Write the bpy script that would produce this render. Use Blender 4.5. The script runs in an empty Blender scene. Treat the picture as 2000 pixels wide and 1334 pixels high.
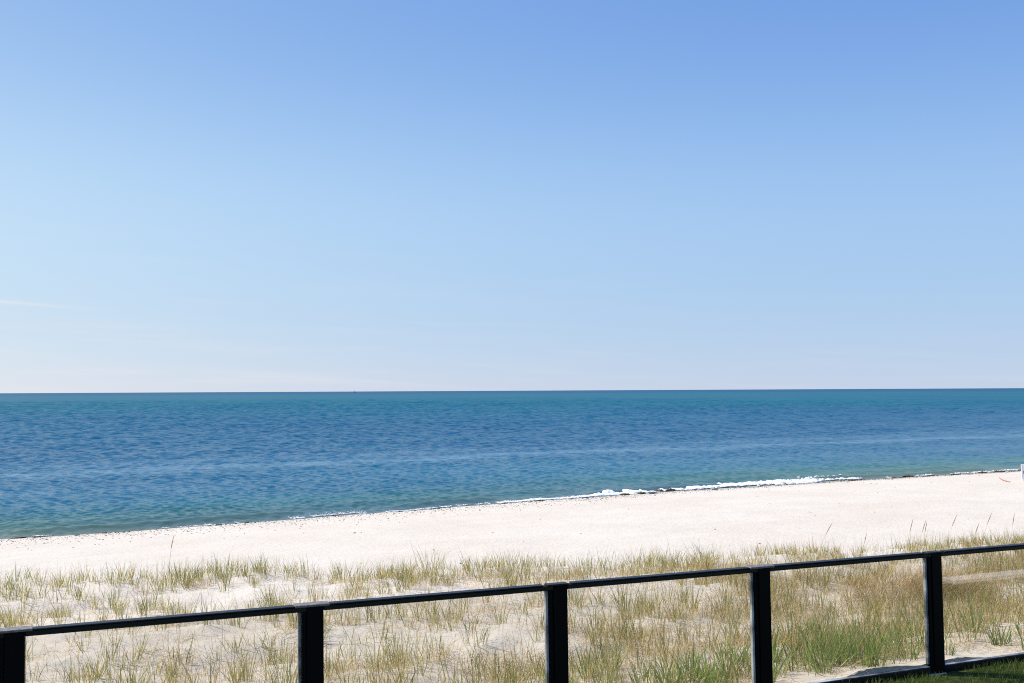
import bpy, math
import numpy as np
from mathutils import Matrix, Vector

R = math.radians
sc = bpy.context.scene
C = sc.collection
rng = np.random.default_rng(7)

# ------------------------------------------------------------------ camera
CAM_Z = 2.47                                   # eye height above the lawn (z = 0)
cam_d = bpy.data.cameras.new('camera')
cam_d.lens, cam_d.sensor_width = 35.0, 36.0
cam_d.clip_start, cam_d.clip_end = 0.1, 90000.0
cam = bpy.data.objects.new('camera', cam_d)
C.objects.link(cam)
cam.matrix_world = (Matrix.Translation((0, 0, CAM_Z)) @ Matrix.Rotation(R(90 + 2.826), 4, 'X')
                    @ Matrix.Rotation(R(-0.2865), 4, 'Z'))
sc.camera = cam

# ------------------------------------------------------------------ sky, sun, exposure
SUN_EL, SUN_AZ = 52.0, -73.0                   # azimuth from +Y, negative = to the left
world = bpy.data.worlds.new('World')
sc.world = world
world.use_nodes = True


def N(nt, kind, **props):
    n = nt.nodes.new(kind)
    for k, v in props.items():
        setattr(n, k, v)
    return n


def setin(n, **kw):
    for k, v in kw.items():
        n.inputs[k.replace('_', ' ')].default_value = v
    return n


def math_node(nt, op, a, b=None, clamp=False):
    n = N(nt, 'ShaderNodeMath', operation=op, use_clamp=clamp)
    for i, x in enumerate((a, b)):
        if x is None:
            continue
        if isinstance(x, (int, float)):
            n.inputs[i].default_value = x
        else:
            nt.links.new(x, n.inputs[i])
    return n.outputs[0]


def mix_col(nt, fac, a, b, mode='MIX'):
    n = N(nt, 'ShaderNodeMix', data_type='RGBA', blend_type=mode)
    for i, x in ((0, fac), (6, a), (7, b)):
        if isinstance(x, (int, float)):
            n.inputs[i].default_value = x
        elif isinstance(x, (tuple, list)):
            n.inputs[i].default_value = tuple(x) + (1.0,) if len(x) == 3 else x
        else:
            nt.links.new(x, n.inputs[i])
    return n.outputs[2]


def remap_w(nt, x, a, b, c, d):
    n = N(nt, 'ShaderNodeMapRange', clamp=True, interpolation_type='SMOOTHSTEP')
    for i, val in enumerate((a, b, c, d)):
        n.inputs[i + 1].default_value = val
    nt.links.new(x, n.inputs[0])
    return n.outputs[0]


def build_world():
    nt = world.node_tree
    bg = nt.nodes['Background']
    tc = N(nt, 'ShaderNodeTexCoord')
    ma = N(nt, 'ShaderNodeVectorMath', operation='MULTIPLY_ADD')
    ma.inputs[1].default_value = (1, 1, 0.8)
    ma.inputs[2].default_value = (0, 0, 0.05)
    nm = N(nt, 'ShaderNodeVectorMath', operation='NORMALIZE')
    sky = N(nt, 'ShaderNodeTexSky', sky_type='NISHITA', sun_disc=False)
    sky.sun_elevation, sky.sun_rotation = R(SUN_EL), R(SUN_AZ)
    sky.altitude, sky.air_density, sky.dust_density, sky.ozone_density = 0, 1.0, 0.6, 3.0
    nt.links.new(tc.outputs['Generated'], ma.inputs[0])
    nt.links.new(ma.outputs[0], nm.inputs[0])
    nt.links.new(nm.outputs[0], sky.inputs[0])
    sep = N(nt, 'ShaderNodeSeparateXYZ')
    nt.links.new(tc.outputs['Generated'], sep.inputs[0])
    z = math_node(nt, 'MAXIMUM', sep.outputs[2], 0.0)
    veil = math_node(nt, 'EXPONENT', math_node(nt, 'MULTIPLY', math_node(nt, 'POWER', math_node(
        nt, 'DIVIDE', math_node(nt, 'SUBTRACT', z, 0.19), 0.12), 2.0), -1.0))
    # the camera's colour response to the sky, per channel, the same all round
    spl, cmb = N(nt, 'ShaderNodeSeparateColor'), N(nt, 'ShaderNodeCombineColor')
    nt.links.new(sky.outputs[0], spl.inputs[0])
    for k, (gain, power, vg) in enumerate(((.80, 1.028, .265), (1.215, .754, .185), (3.52, .256, .07))):
        ch = math_node(nt, 'MULTIPLY', math_node(nt, 'POWER', spl.outputs[k], power), gain)
        ch = math_node(nt, 'MULTIPLY', ch, math_node(nt, 'EXPONENT', math_node(nt, 'MULTIPLY', veil, vg)))
        nt.links.new(ch, cmb.inputs[k])
    full = cmb.outputs[0]
    # faint streaks of cirrus, stretched along the horizon
    az = math_node(nt, 'ARCTAN2', sep.outputs[0], sep.outputs[1])
    comb = N(nt, 'ShaderNodeCombineXYZ')
    nt.links.new(math_node(nt, 'MULTIPLY', az, 3.2), comb.inputs[0])
    nt.links.new(math_node(nt, 'ADD', math_node(nt, 'MULTIPLY', sep.outputs[2], 55.0),
                           math_node(nt, 'MULTIPLY', az, 1.6)), comb.inputs[1])
    noi = setin(N(nt, 'ShaderNodeTexNoise'), Scale=1.3, Detail=5.0, Roughness=0.55)
    nt.links.new(comb.outputs[0], noi.inputs[0])
    ramp = N(nt, 'ShaderNodeMapRange', clamp=True)
    ramp.inputs[1].default_value, ramp.inputs[2].default_value = 0.50, 0.78
    ramp.inputs[3].default_value, ramp.inputs[4].default_value = 0.0, 1.0
    nt.links.new(noi.outputs[0], ramp.inputs[0])
    low = math_node(nt, 'EXPONENT', math_node(nt, 'MULTIPLY', z, -1 / 0.05))
    fac = math_node(nt, 'MULTIPLY', math_node(nt, 'MULTIPLY', ramp.outputs[0], low), remap_w(nt, az, .25, -.35, .18, .75))
    # one thin streak just above the horizon haze
    d1 = math_node(nt, 'SUBTRACT', sep.outputs[2],
                   math_node(nt, 'ADD', math_node(nt, 'MULTIPLY', az, -0.055), 0.0555))
    s1 = math_node(nt, 'EXPONENT', math_node(nt, 'MULTIPLY', math_node(nt, 'POWER', math_node(
        nt, 'DIVIDE', d1, 0.0016), 2.0), -1.0))
    s1m = N(nt, 'ShaderNodeMapRange', clamp=True, interpolation_type='SMOOTHSTEP')
    s1m.inputs[1].default_value, s1m.inputs[2].default_value = -0.36, -0.52
    s1m.inputs[3].default_value, s1m.inputs[4].default_value = 0.0, 0.62
    nt.links.new(az, s1m.inputs[0])
    f2 = math_node(nt, 'ADD', fac, math_node(nt, 'MULTIPLY', s1, s1m.outputs[0]), clamp=True)
    full = mix_col(nt, f2, full, (5.6, 5.5, 5.7))
    nt.links.new(full, bg.inputs[0])
    bg.inputs[1].default_value = 0.1


build_world()
sun_d = bpy.data.lights.new('sun', 'SUN')
sun_d.energy, sun_d.angle, sun_d.color = 4.0, R(0.53), (1.0, 0.955, 0.89)
sun = bpy.data.objects.new('sun', sun_d)
C.objects.link(sun)
sd = Vector((math.sin(R(SUN_AZ)) * math.cos(R(SUN_EL)), math.cos(R(SUN_AZ)) * math.cos(R(SUN_EL)), math.sin(R(SUN_EL))))
sun.rotation_euler = sd.to_track_quat('Z', 'Y').to_euler()
sun.location = (-20, 10, 30)

vs = sc.view_settings
vs.view_transform, vs.look, vs.gamma, vs.use_curve_mapping = 'Standard', 'None', 1.0, False
vs.exposure = 0.58
sc.cycles.use_denoising = False
sc.cycles.sample_clamp_indirect = 4.0
sc.cycles.sample_clamp_direct = 3.0
sc.cycles.pixel_filter_type, sc.cycles.filter_width = 'BLACKMAN_HARRIS', 1.05
sc.cycles.max_bounces = 10
sc.cycles.transparent_max_bounces = 24
sc.cycles.caustics_reflective = False
sc.cycles.caustics_refractive = False

# ------------------------------------------------------------------ fence-aligned ground frame
A = R(22.0)                                    # the fence runs along u, the sea lies towards +v
CA, SA = math.cos(A), math.sin(A)


def W(u, v):
    return u * CA - v * SA, u * SA + v * CA


def UV(x, y):
    return x * CA + y * SA, -x * SA + y * CA


FENCE_V, GLASS_V = 6.78, 6.825
SEA_Z = CAM_Z - 4.5


# ------------------------------------------------------------------ helpers
def tag(o, label=None, cat=None, group=None, kind=None):
    for k, val in (('label', label), ('category', cat), ('group', group), ('kind', kind)):
        if val:
            o[k] = val
    return o


def mesh_obj(name, verts, faces, mat, parent=None, smooth=False):
    me = bpy.data.meshes.new(name)
    me.from_pydata([tuple(map(float, v)) for v in verts], [], faces)
    me.update()
    if smooth:
        me.polygons.foreach_set('use_smooth', [True] * len(me.polygons))
    if mat:
        me.materials.append(mat)
    o = bpy.data.objects.new(name, me)
    C.objects.link(o)
    if parent:
        o.parent = parent
    return o


def np_mesh(name, verts, quads=None, tris=None, mat=None, smooth=False, cols=None, parent=None, attrs=None):
    verts = np.asarray(verts, np.float32)
    loops, starts = [], []
    n = 0
    if quads is not None and len(quads):
        q = np.asarray(quads, np.int32)
        loops.append(q.ravel()); starts.append(np.arange(len(q)) * 4); n = q.size
    if tris is not None and len(tris):
        t = np.asarray(tris, np.int32)
        loops.append(t.ravel()); starts.append(n + np.arange(len(t)) * 3)
    loops = np.concatenate(loops); starts = np.concatenate(starts)
    me = bpy.data.meshes.new(name)
    me.vertices.add(len(verts)); me.vertices.foreach_set('co', verts.ravel())
    me.loops.add(len(loops)); me.loops.foreach_set('vertex_index', loops.astype(np.int32))
    me.polygons.add(len(starts)); me.polygons.foreach_set('loop_start', starts.astype(np.int32))
    me.update(calc_edges=True)
    if smooth:
        me.polygons.foreach_set('use_smooth', np.ones(len(starts), bool))
    if cols is not None:
        ca = me.color_attributes.new('col', 'FLOAT_COLOR', 'POINT')
        c4 = np.ones((len(verts), 4), np.float32); c4[:, :3] = cols
        ca.data.foreach_set('color', c4.ravel())
    for k, a in (attrs or {}).items():
        at = me.attributes.new(k, 'FLOAT', 'POINT')
        at.data.foreach_set('value', np.asarray(a, np.float32))
    me.validate()
    if mat:
        me.materials.append(mat)
    o = bpy.data.objects.new(name, me)
    C.objects.link(o)
    if parent:
        o.parent = parent
    return o


def grid_quads(nr, nc):
    i = np.arange(nr - 1)[:, None] * nc + np.arange(nc - 1)[None, :]
    return np.stack([i, i + 1, i + nc + 1, i + nc], -1).reshape(-1, 4)


class Boxes:
    """collects bevelled boxes and extruded profiles into one part"""

    def __init__(self):
        self.v, self.f = [], []

    def box(self, x0, x1, y0, y1, z0, z1, b=0.003, lean=0.0, z_ref=1.04):
        b = min(b, (x1 - x0) / 3, (y1 - y0) / 3, (z1 - z0) / 3)
        base = len(self.v)
        xs, ys, zs = (x0, x1), (y0, y1), (z0, z1)
        idx = {}
        for i in (0, 1):
            for j in (0, 1):
                for k in (0, 1):
                    for ax in range(3):
                        p = [xs[i], ys[j], zs[k]]
                        for a2, s in ((0, i), (1, j), (2, k)):
                            if a2 != ax:
                                p[a2] += b if s == 0 else -b
                        p[0] += (z_ref - p[2]) * lean
                        idx[(i, j, k, ax)] = len(self.v)
                        self.v.append(tuple(p))
        F = self.f
        # big faces: axis ax, vertices lying on that face carry index ax
        for ax in range(3):
            o1, o2 = [a for a in range(3) if a != ax]
            for s in (0, 1):
                loop = []
                for (p, q) in ((0, 0), (1, 0), (1, 1), (0, 1)):
                    key = [0, 0, 0]
                    key[ax], key[o1], key[o2] = s, p, q
                    loop.append(idx[(key[0], key[1], key[2], ax)])
                F.append(loop)
        # edges
        for ax in range(3):
            o1, o2 = [a for a in range(3) if a != ax]
            for p in (0, 1):
                for q in (0, 1):
                    k0, k1 = [0, 0, 0], [0, 0, 0]
                    k0[o1] = k1[o1] = p
                    k0[o2] = k1[o2] = q
                    k0[ax], k1[ax] = 0, 1
                    F.append([idx[tuple(k0) + (o1,)], idx[tuple(k1) + (o1,)],
                              idx[tuple(k1) + (o2,)], idx[tuple(k0) + (o2,)]])
        for i in (0, 1):
            for j in (0, 1):
                for k in (0, 1):
                    F.append([idx[(i, j, k, a)] for a in range(3)])
        return self

    def build(self, name, mat, parent=None):
        import bmesh
        o = mesh_obj(name, self.v, self.f, mat, parent)
        bm = bmesh.new(); bm.from_mesh(o.data)
        bmesh.ops.recalc_face_normals(bm, faces=bm.faces)
        bm.to_mesh(o.data); bm.free()
        return o


def tube(points, radii, sides=6):
    P = [Vector(p) for p in points]
    V, F = [], []
    for i, p in enumerate(P):
        d = (P[min(i + 1, len(P) - 1)] - P[max(i - 1, 0)]).normalized()
        a = d.cross(Vector((0.31, 0.87, 0.2))).normalized(); b = d.cross(a)
        for k in range(sides):
            t = 2 * math.pi * k / sides
            V.append(p + radii[i] * (math.cos(t) * a + math.sin(t) * b))
    for i in range(len(P) - 1):
        for k in range(sides):
            k2 = (k + 1) % sides
            F.append([i * sides + k, i * sides + k2, (i + 1) * sides + k2, (i + 1) * sides + k])
    F.append(list(range(sides))[::-1]); F.append([(len(P) - 1) * sides + k for k in range(sides)])
    return V, F


def vnoise(x, y, seed=0):
    """smooth value noise, numpy"""
    xi, yi = np.floor(x).astype(np.int64), np.floor(y).astype(np.int64)
    fx, fy = x - xi, y - yi
    fx = fx * fx * fx * (fx * (fx * 6 - 15) + 10); fy = fy * fy * fy * (fy * (fy * 6 - 15) + 10)

    def h(a, b):
        n = (a * 374761393 + b * 668265263 + seed * 1274126177) & 0x7fffffff
        n = ((n ^ (n >> 13)) * 1274126177) & 0x7fffffff
        return ((n ^ (n >> 16)) & 0xffff) / 65535.0
    return ((h(xi, yi) * (1 - fx) + h(xi + 1, yi) * fx) * (1 - fy) +
            (h(xi, yi + 1) * (1 - fx) + h(xi + 1, yi + 1) * fx) * fy)


def fbm(x, y, oct=4, seed=0):
    s, a, t = 0, 1.0, 0
    for o in range(oct):
        s = s + a * vnoise(x * 2 ** o, y * 2 ** o, seed + o * 17); t += a; a *= 0.5
    return s / t


def sstep(a, b, x):
    t = np.clip((x - a) / (b - a), 0, 1)
    return t * t * (3 - 2 * t)


# ------------------------------------------------------------------ shape of the shore
SHU = [-60, -20, -3.07, 0.62, 4.76, 9.52, 15.06, 22.8, 31.9, 38.6, 46.7, 80, 160]
SHV = [33.5, 34.3, 34.62, 34.9, 35.5, 36.35, 37.35, 38.44, 39.3, 39.75, 40.4, 43.5, 51]


def shore_v(u):
    u = np.asarray(u, float)
    b = sum(np.interp(u + d, SHU, SHV) for d in (-2, -1, 0, 1, 2)) / 5
    return b + 0.16 * (vnoise(u / 2.1, u * 0, 5) - .5) + 0.10 * (vnoise(u / .8, u * 0 + 3, 6) - .5)


def crest_v(u):
    return np.interp(u, [-20, -1.2, 2.2, 6.2, 9.7, 12.5, 15.3, 22, 60],
                     [19, 17.1, 16.4, 15.4, 14.7, 14.2, 13.9, 13.4, 13.0])


def ground_z(u, v, fine=True):
    u = np.asarray(u, float); v = np.asarray(v, float)
    vc = crest_v(u)
    t = np.clip((v - GLASS_V) / (vc - GLASS_V), 0, 1)
    dune = 0.03 - 0.56 * t - 0.14 * np.sin(np.pi * t) * (1 - .3 * t)
    # rise to the right, small hollows and hummocks
    dune += 0.05 * sstep(9, 15, u) * sstep(8, 12, v)
    dune += 0.28 * (fbm(u / 2.0, v / 1.5, 3, 11) - .5) * sstep(7.1, 8.4, v)
    if fine:
        dune += 0.13 * (fbm(u / .55, v / .42, 3, 21) - .5) * sstep(6.95, 7.6, v)
    # sand heaped against the panes next to the posts
    d = v - GLASS_V
    pile = 0.05 * np.exp(-((u - 6.2) / .45) ** 2) + 0.02 * np.exp(-((u - 4.3) / .6) ** 2) + 0.05 * np.exp(-((u - 7.1) / .35) ** 2)
    pile = pile + .035 * (vnoise(u / .16, u * 0 + 9, 3) - .5) * sstep(5.0, 5.4, u) + .02 * vnoise(u / .5, u * 0, 8)
    dune += pile * np.exp(-np.clip(d, 0, 9) / 0.35)
    s = shore_v(u) - v                       # metres inland of the waterline
    beach = SEA_Z + np.where(s > 0, 0.085 * s - 0.0021 * np.clip(s, 0, 16) ** 2, 0.10 * s)
    beach = np.where(s > 16, SEA_Z + 0.822 + 0.018 * (s - 16), beach)
    if fine:
        k = sstep(-1, 3, s)
        beach += k * (0.05 * (fbm(u / 1.7, v / .9, 3, 31) - .5) + 0.02 * (fbm(u / .35, v / .3, 2, 41) - .5))
    w = sstep(0.1, 3.6, v - vc)
    return dune * (1 - w) + beach * w


# ------------------------------------------------------------------ materials
def new_mat(name):
    m = bpy.data.materials.new(name); m.use_nodes = True
    return m, m.node_tree, m.node_tree.nodes['Principled BSDF']


def noise(nt, vec, scale, detail=3.0, rough=0.5, out=0):
    n = setin(N(nt, 'ShaderNodeTexNoise'), Scale=scale, Detail=detail, Roughness=rough)
    if vec is not None:
        nt.links.new(vec, n.inputs[0])
    return n.outputs[out]


def remap(nt, x, a, b, c=0.0, d=1.0, smooth=True):
    n = N(nt, 'ShaderNodeMapRange', clamp=True, interpolation_type='SMOOTHSTEP' if smooth else 'LINEAR')
    for i, val in enumerate((a, b, c, d)):
        n.inputs[i + 1].default_value = val
    nt.links.new(x, n.inputs[0])
    return n.outputs[0]


def bump(nt, h, strength, dist, prev=None):
    b = setin(N(nt, 'ShaderNodeBump'), Strength=strength, Distance=dist)
    nt.links.new(h, b.inputs['Height'])
    if prev is not None:
        nt.links.new(prev, b.inputs['Normal'])
    return b.outputs[0]


def mapping(nt, vec, scale, rot=0.0):
    m = N(nt, 'ShaderNodeMapping')
    m.inputs['Scale'].default_value = scale
    m.inputs['Rotation'].default_value = (0, 0, rot)
    nt.links.new(vec, m.inputs[0])
    return m.outputs[0]


def mat_sand():
    m, nt, p = new_mat('dry_sand')
    pos = N(nt, 'ShaderNodeNewGeometry').outputs['Position']
    n1 = noise(nt, pos, 0.35, 5, .6)
    n2 = noise(nt, pos, 9.0, 5, .6)
    n3 = noise(nt, pos, 160.0, 2, .6)
    n4 = noise(nt, mapping(nt, pos, (0.25, 1.2, 1), -A), 1.0, 4, .55)
    c = mix_col(nt, remap(nt, n1, .3, .7), (.55, .49, .405), (.59, .54, .455))
    c = mix_col(nt, remap(nt, n4, .52, .75, 0, .55), c, (.565, .495, .415))
    c = mix_col(nt, remap(nt, n2, .56, .76, 0, .5), c, (.40, .345, .29))
    c = mix_col(nt, remap(nt, n3, .55, .8, 0, .35), c, (.30, .25, .20))
    # damp strip that the last wave has wetted
    at = N(nt, 'ShaderNodeAttribute', attribute_name='inland').outputs['Fac']
    c = mix_col(nt, remap(nt, at, 0.5, -0.05, 0, .7), c, (.34, .29, .23))
    nt.links.new(c, p.inputs['Base Color'])
    p.inputs['Roughness'].default_value = .95
    p.inputs['Specular IOR Level'].default_value = .1
    b = bump(nt, n2, .55, .05)
    b = bump(nt, n3, .4, .006, b)
    nt.links.new(b, p.inputs['Normal'])
    return m


def mat_sea():
    m, nt, p = new_mat('sea_water')
    geo = N(nt, 'ShaderNodeNewGeometry')
    pos = geo.outputs['Position']
    off = N(nt, 'ShaderNodeAttribute', attribute_name='offshore').outputs['Fac']
    dist = N(nt, 'ShaderNodeAttribute', attribute_name='far').outputs['Fac']
    ramp = N(nt, 'ShaderNodeValToRGB')
    drift = noise(nt, mapping(nt, pos, (.07, .12, 1), -A), 1.0, 4, .6)
    wavy = math_node(nt, 'MULTIPLY', math_node(nt, 'SUBTRACT', drift, .5), math_node(nt, 'MINIMUM', math_node(nt, 'MULTIPLY', off, .45), 9.0))
    nt.links.new(math_node(nt, 'DIVIDE', math_node(nt, 'ADD', off, wavy), 200.0), ramp.inputs[0])
    cr = ramp.color_ramp
    stops = [(0.0, (.14, .14, .085)), (0.004, (.095, .135, .065)), (0.012, (.060, .130, .068)), (0.028, (.030, .125, .092)), (0.045, (.010, .112, .152)),
             (0.08, (.007, .104, .172)), (0.112, (.005, .092, .162)), (0.152, (.004, .084, .158)), (0.2, (.003, .076, .152)),
             (0.45, (.003, .082, .152)), (1.0, (.003, .092, .148))]
    while len(cr.elements) < len(stops):
        cr.elements.new(0.5)
    for e, (q, c) in zip(cr.elements, stops):
        e.position = q; e.color = c + (1,)
    # wind slicks over the bar, broken into pale streaks
    so = math_node(nt, 'ADD', off, wavy)
    brk = noise(nt, mapping(nt, pos, (.16, .9, 1), -A), 1.0, 5, .65)
    slick = None
    for c0, w_, a_ in ((26.5, 2.3, 1.1), (33.0, 2.6, .45), (15.0, 2.0, .28)):
        g = math_node(nt, 'EXPONENT', math_node(nt, 'MULTIPLY', math_node(nt, 'POWER', math_node(nt, 'ABSOLUTE', math_node(
            nt, 'DIVIDE', math_node(nt, 'SUBTRACT', so, c0), w_)), 2.0), -1.0))
        g = math_node(nt, 'MULTIPLY', g, a_)
        slick = g if slick is None else math_node(nt, 'ADD', slick, g)
    slick = math_node(nt, 'MULTIPLY', slick, remap(nt, brk, .36, .58, .22, 1.0), clamp=True)
    # far water: teal, then a deep blue band under the horizon
    wob = noise(nt, mapping(nt, pos, (.0015, .006, 1)), 1.0, 3)
    far1 = remap(nt, dist, 5.2, 6.3)
    far2 = remap(nt, math_node(nt, 'ADD', dist, math_node(nt, 'MULTIPLY', wob, .5)), 7.4, 7.9)
    c = mix_col(nt, far1, ramp.outputs[0], (.003, .104, .146))
    c = mix_col(nt, far2, c, (.003, .072, .142))
    # patches of sea floor and weed seen as slow colour drift
    n1 = noise(nt, mapping(nt, pos, (.011, .035, 1), -A * .6), 1.0, 5, .6)
    c = mix_col(nt, remap(nt, n1, .40, .66, 0, .6), c, (.002, .064, .138))
    n2 = noise(nt, mapping(nt, pos, (.03, .11, 1), -A * .6), 1.0, 5, .65)
    c = mix_col(nt, remap(nt, n2, .52, .72, 0, .55), c, (.006, .112, .162))
    # ripples on the modelled waves
    near = noise(nt, mapping(nt, pos, (2.2, 1.0, 1), -A * .7), 1.5, 3, .55)
    mid = noise(nt, mapping(nt, pos, (.9, .8, 1), -A * .7), .55, 4, .6)
    b = bump(nt, near, .35, .05)
    b = bump(nt, mid, .35, .12, b)
    # water body + mirror; wave crests hide each other, so the far mirror never gets full
    body = N(nt, 'ShaderNodeBsdfDiffuse')
    c = mix_col(nt, slick, c, (.085, .185, .26))
    nt.links.new(c, body.inputs[0]); nt.links.new(b, body.inputs['Normal'])
    mir = N(nt, 'ShaderNodeBsdfGlossy')
    nt.links.new(remap(nt, dist, 3.3, 6.5, .10, .28), mir.inputs['Roughness'])
    nt.links.new(b, mir.inputs['Normal'])
    lw = N(nt, 'ShaderNodeLayerWeight'); lw.inputs[0].default_value = .5
    nt.links.new(b, lw.inputs['Normal'])
    fac = math_node(nt, 'ADD', math_node(nt, 'MULTIPLY', math_node(nt, 'POWER', lw.outputs['Facing'], 4.5), remap(nt, dist, 3.7, 6.4, .62, .15)), .02)
    mx = N(nt, 'ShaderNodeMixShader')
    nt.links.new(fac, mx.inputs[0]); nt.links.new(body.outputs[0], mx.inputs[1]); nt.links.new(mir.outputs[0], mx.inputs[2])
    nt.links.new(mx.outputs[0], [n for n in nt.nodes if n.type == 'OUTPUT_MATERIAL'][0].inputs[0])
    nt.nodes.remove(p)
    return m


def mat_foam():
    m, nt, p = new_mat('sea_foam')
    pos = N(nt, 'ShaderNodeNewGeometry').outputs['Position']
    n = noise(nt, pos, 7.0, 4, .6)
    c = mix_col(nt, remap(nt, n, .35, .6), (.60, .62, .60), (.82, .83, .83))
    nt.links.new(c, p.inputs['Base Color'])
    p.inputs['Roughness'].default_value = .8
    nt.links.new(bump(nt, n, .8, .08), p.inputs['Normal'])
    return m


def mat_blade(name, trans=.35, rough=.6, tmul=(1.0, 1.0, .6)):
    m = bpy.data.materials.new(name); m.use_nodes = True
    nt = m.node_tree
    nt.nodes.clear()
    out = N(nt, 'ShaderNodeOutputMaterial')
    at = N(nt, 'ShaderNodeAttribute', attribute_name='col')
    d = setin(N(nt, 'ShaderNodeBsdfPrincipled'), Roughness=rough)
    d.inputs['Specular IOR Level'].default_value = .25
    t = N(nt, 'ShaderNodeBsdfTranslucent')
    nt.links.new(at.outputs['Color'], d.inputs['Base Color'])
    nt.links.new(mix_col(nt, 1.0, at.outputs['Color'], tmul, 'MULTIPLY'), t.inputs[0])
    mx = N(nt, 'ShaderNodeMixShader'); mx.inputs[0].default_value = trans
    nt.links.new(d.outputs[0], mx.inputs[1]); nt.links.new(t.outputs[0], mx.inputs[2])
    nt.links.new(mx.outputs[0], out.inputs[0])
    return m


def mat_simple(name, col, rough=.5, metal=0.0, spec=.5, var=None, scale=20.0, bumpd=0.0):
    m, nt, p = new_mat(name)
    p.inputs['Roughness'].default_value = rough
    p.inputs['Metallic'].default_value = metal
    p.inputs['Specular IOR Level'].default_value = spec
    pos = N(nt, 'ShaderNodeTexCoord').outputs['Object']
    n = noise(nt, pos, scale, 5, .6)
    c = mix_col(nt, remap(nt, n, .35, .7), col, var or tuple(x * 1.25 for x in col))
    nt.links.new(c, p.inputs['Base Color'])
    if bumpd:
        nt.links.new(bump(nt, n, .5, bumpd), p.inputs['Normal'])
    return m


def mat_glass():
    m = bpy.data.materials.new('pane_glass'); m.use_nodes = True
    nt = m.node_tree
    nt.nodes.clear()
    out = N(nt, 'ShaderNodeOutputMaterial')
    pos = N(nt, 'ShaderNodeTexCoord').outputs['Object']
    tr = N(nt, 'ShaderNodeBsdfTransparent'); tr.inputs[0].default_value = (.98, .967, .945, 1)
    gl = setin(N(nt, 'ShaderNodeBsdfGlossy'), Roughness=.02)
    geo = N(nt, 'ShaderNodeNewGeometry')
    dt = N(nt, 'ShaderNodeVectorMath', operation='DOT_PRODUCT')
    nt.links.new(geo.outputs['Incoming'], dt.inputs[0]); nt.links.new(geo.outputs['Normal'], dt.inputs[1])
    inv = math_node(nt, 'SUBTRACT', 1.0, math_node(nt, 'ABSOLUTE', dt.outputs['Value']), clamp=True)
    fr = math_node(nt, 'ADD', math_node(nt, 'MULTIPLY', math_node(nt, 'POWER', inv, 5.0), .92), .08)   # Schlick, the same from both sides
    m1 = N(nt, 'ShaderNodeMixShader')
    nt.links.new(fr, m1.inputs[0]); nt.links.new(tr.outputs[0], m1.inputs[1]); nt.links.new(gl.outputs[0], m1.inputs[2])
    # salt and dust film
    df = N(nt, 'ShaderNodeBsdfDiffuse'); df.inputs[0].default_value = (.55, .55, .52, 1)
    tl = N(nt, 'ShaderNodeBsdfTranslucent'); tl.inputs[0].default_value = (.6, .6, .56, 1)
    m2 = N(nt, 'ShaderNodeMixShader'); m2.inputs[0].default_value = .5
    nt.links.new(df.outputs[0], m2.inputs[1]); nt.links.new(tl.outputs[0], m2.inputs[2])
    n = noise(nt, pos, 2.2, 6, .65)
    n2 = noise(nt, mapping(nt, pos, (30, 30, 1.5)), 1.0, 4, .6)
    film = math_node(nt, 'ADD', remap(nt, n, .3, .75, .004, .018), remap(nt, n2, .5, .8, 0, .015))
    m3 = N(nt, 'ShaderNodeMixShader')
    nt.links.new(film, m3.inputs[0]); nt.links.new(m1.outputs[0], m3.inputs[1]); nt.links.new(m2.outputs[0], m3.inputs[2])
    nt.links.new(m3.outputs[0], out.inputs[0])
    return m


def mat_lawn():
    m, nt, p = new_mat('lawn_soil')
    pos = N(nt, 'ShaderNodeNewGeometry').outputs['Position']
    n = noise(nt, pos, 14.0, 5, .65)
    n1 = noise(nt, pos, 1.2, 4, .6)
    c = mix_col(nt, remap(nt, n, .3, .7), (.030, .040, .012), (.075, .10, .022))
    c = mix_col(nt, remap(nt, n1, .58, .74, 0, .8), c, (.16, .13, .08))
    nt.links.new(c, p.inputs['Base Color'])
    p.inputs['Roughness'].default_value = .95
    p.inputs['Specular IOR Level'].default_value = .1
    nt.links.new(bump(nt, n, 1.0, .04), p.inputs['Normal'])
    return m


M = dict(
    sand=mat_sand(), sea=mat_sea(), foam=mat_foam(), lawn=mat_lawn(), glass=mat_glass(),
    grass=mat_blade('beach_grass_blade', .50), straw=mat_blade('dead_grass_blade', .3, .7, (1, .95, .8)), turf=mat_blade('lawn_blade', .45),
    black=mat_simple('black_powder_coat', (.003, .003, .0035), .45, spec=.08, scale=60),
    black_rail=mat_simple('black_rail_coat', (.004, .004, .005), .4, spec=.3, scale=50, var=(.008, .008, .010)),
    strip=mat_simple('glazing_strip', (.05, .058, .068), .3, spec=.5, scale=3.1, var=(.62, .63, .62)),  # pale noise patches paint sun glints into the strip colour
    sleeve=mat_simple('grey_brown_metal', (.14, .115, .10), .5, metal=.3, scale=25, var=(.26, .235, .215)),
    concrete=mat_simple('pale_concrete', (.40, .38, .35), .9, spec=.2, scale=14, bumpd=.01),
    paving=mat_simple('white_paving', (.90, .89, .87), .85, spec=.2, scale=6, bumpd=.004),
    weed=mat_simple('dark_seaweed', (.045, .036, .020), .7, spec=.3, scale=18, var=(.11, .09, .045), bumpd=.03),
    pebble=mat_simple('dark_pebble', (.16, .13, .10), .8, spec=.3, scale=3, var=(.34, .28, .23)),
    board=mat_simple('white_board', (.78, .78, .77), .5, scale=8),
    mark=mat_simple('grey_mark', (.22, .25, .26), .6, scale=8),
    reed=mat_simple('red_brown_reed', (.46, .20, .11), .7, scale=30),
    stalk=mat_simple('dry_stalk', (.46, .36, .23), .8, spec=.2, scale=30),
    head=mat_simple('seed_head_brown', (.30, .205, .125), .9, spec=.1, scale=60, var=(.40, .29, .19)),
    hull=mat_simple('dark_hull', (.03, .045, .07), .5, scale=2),
)

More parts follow.
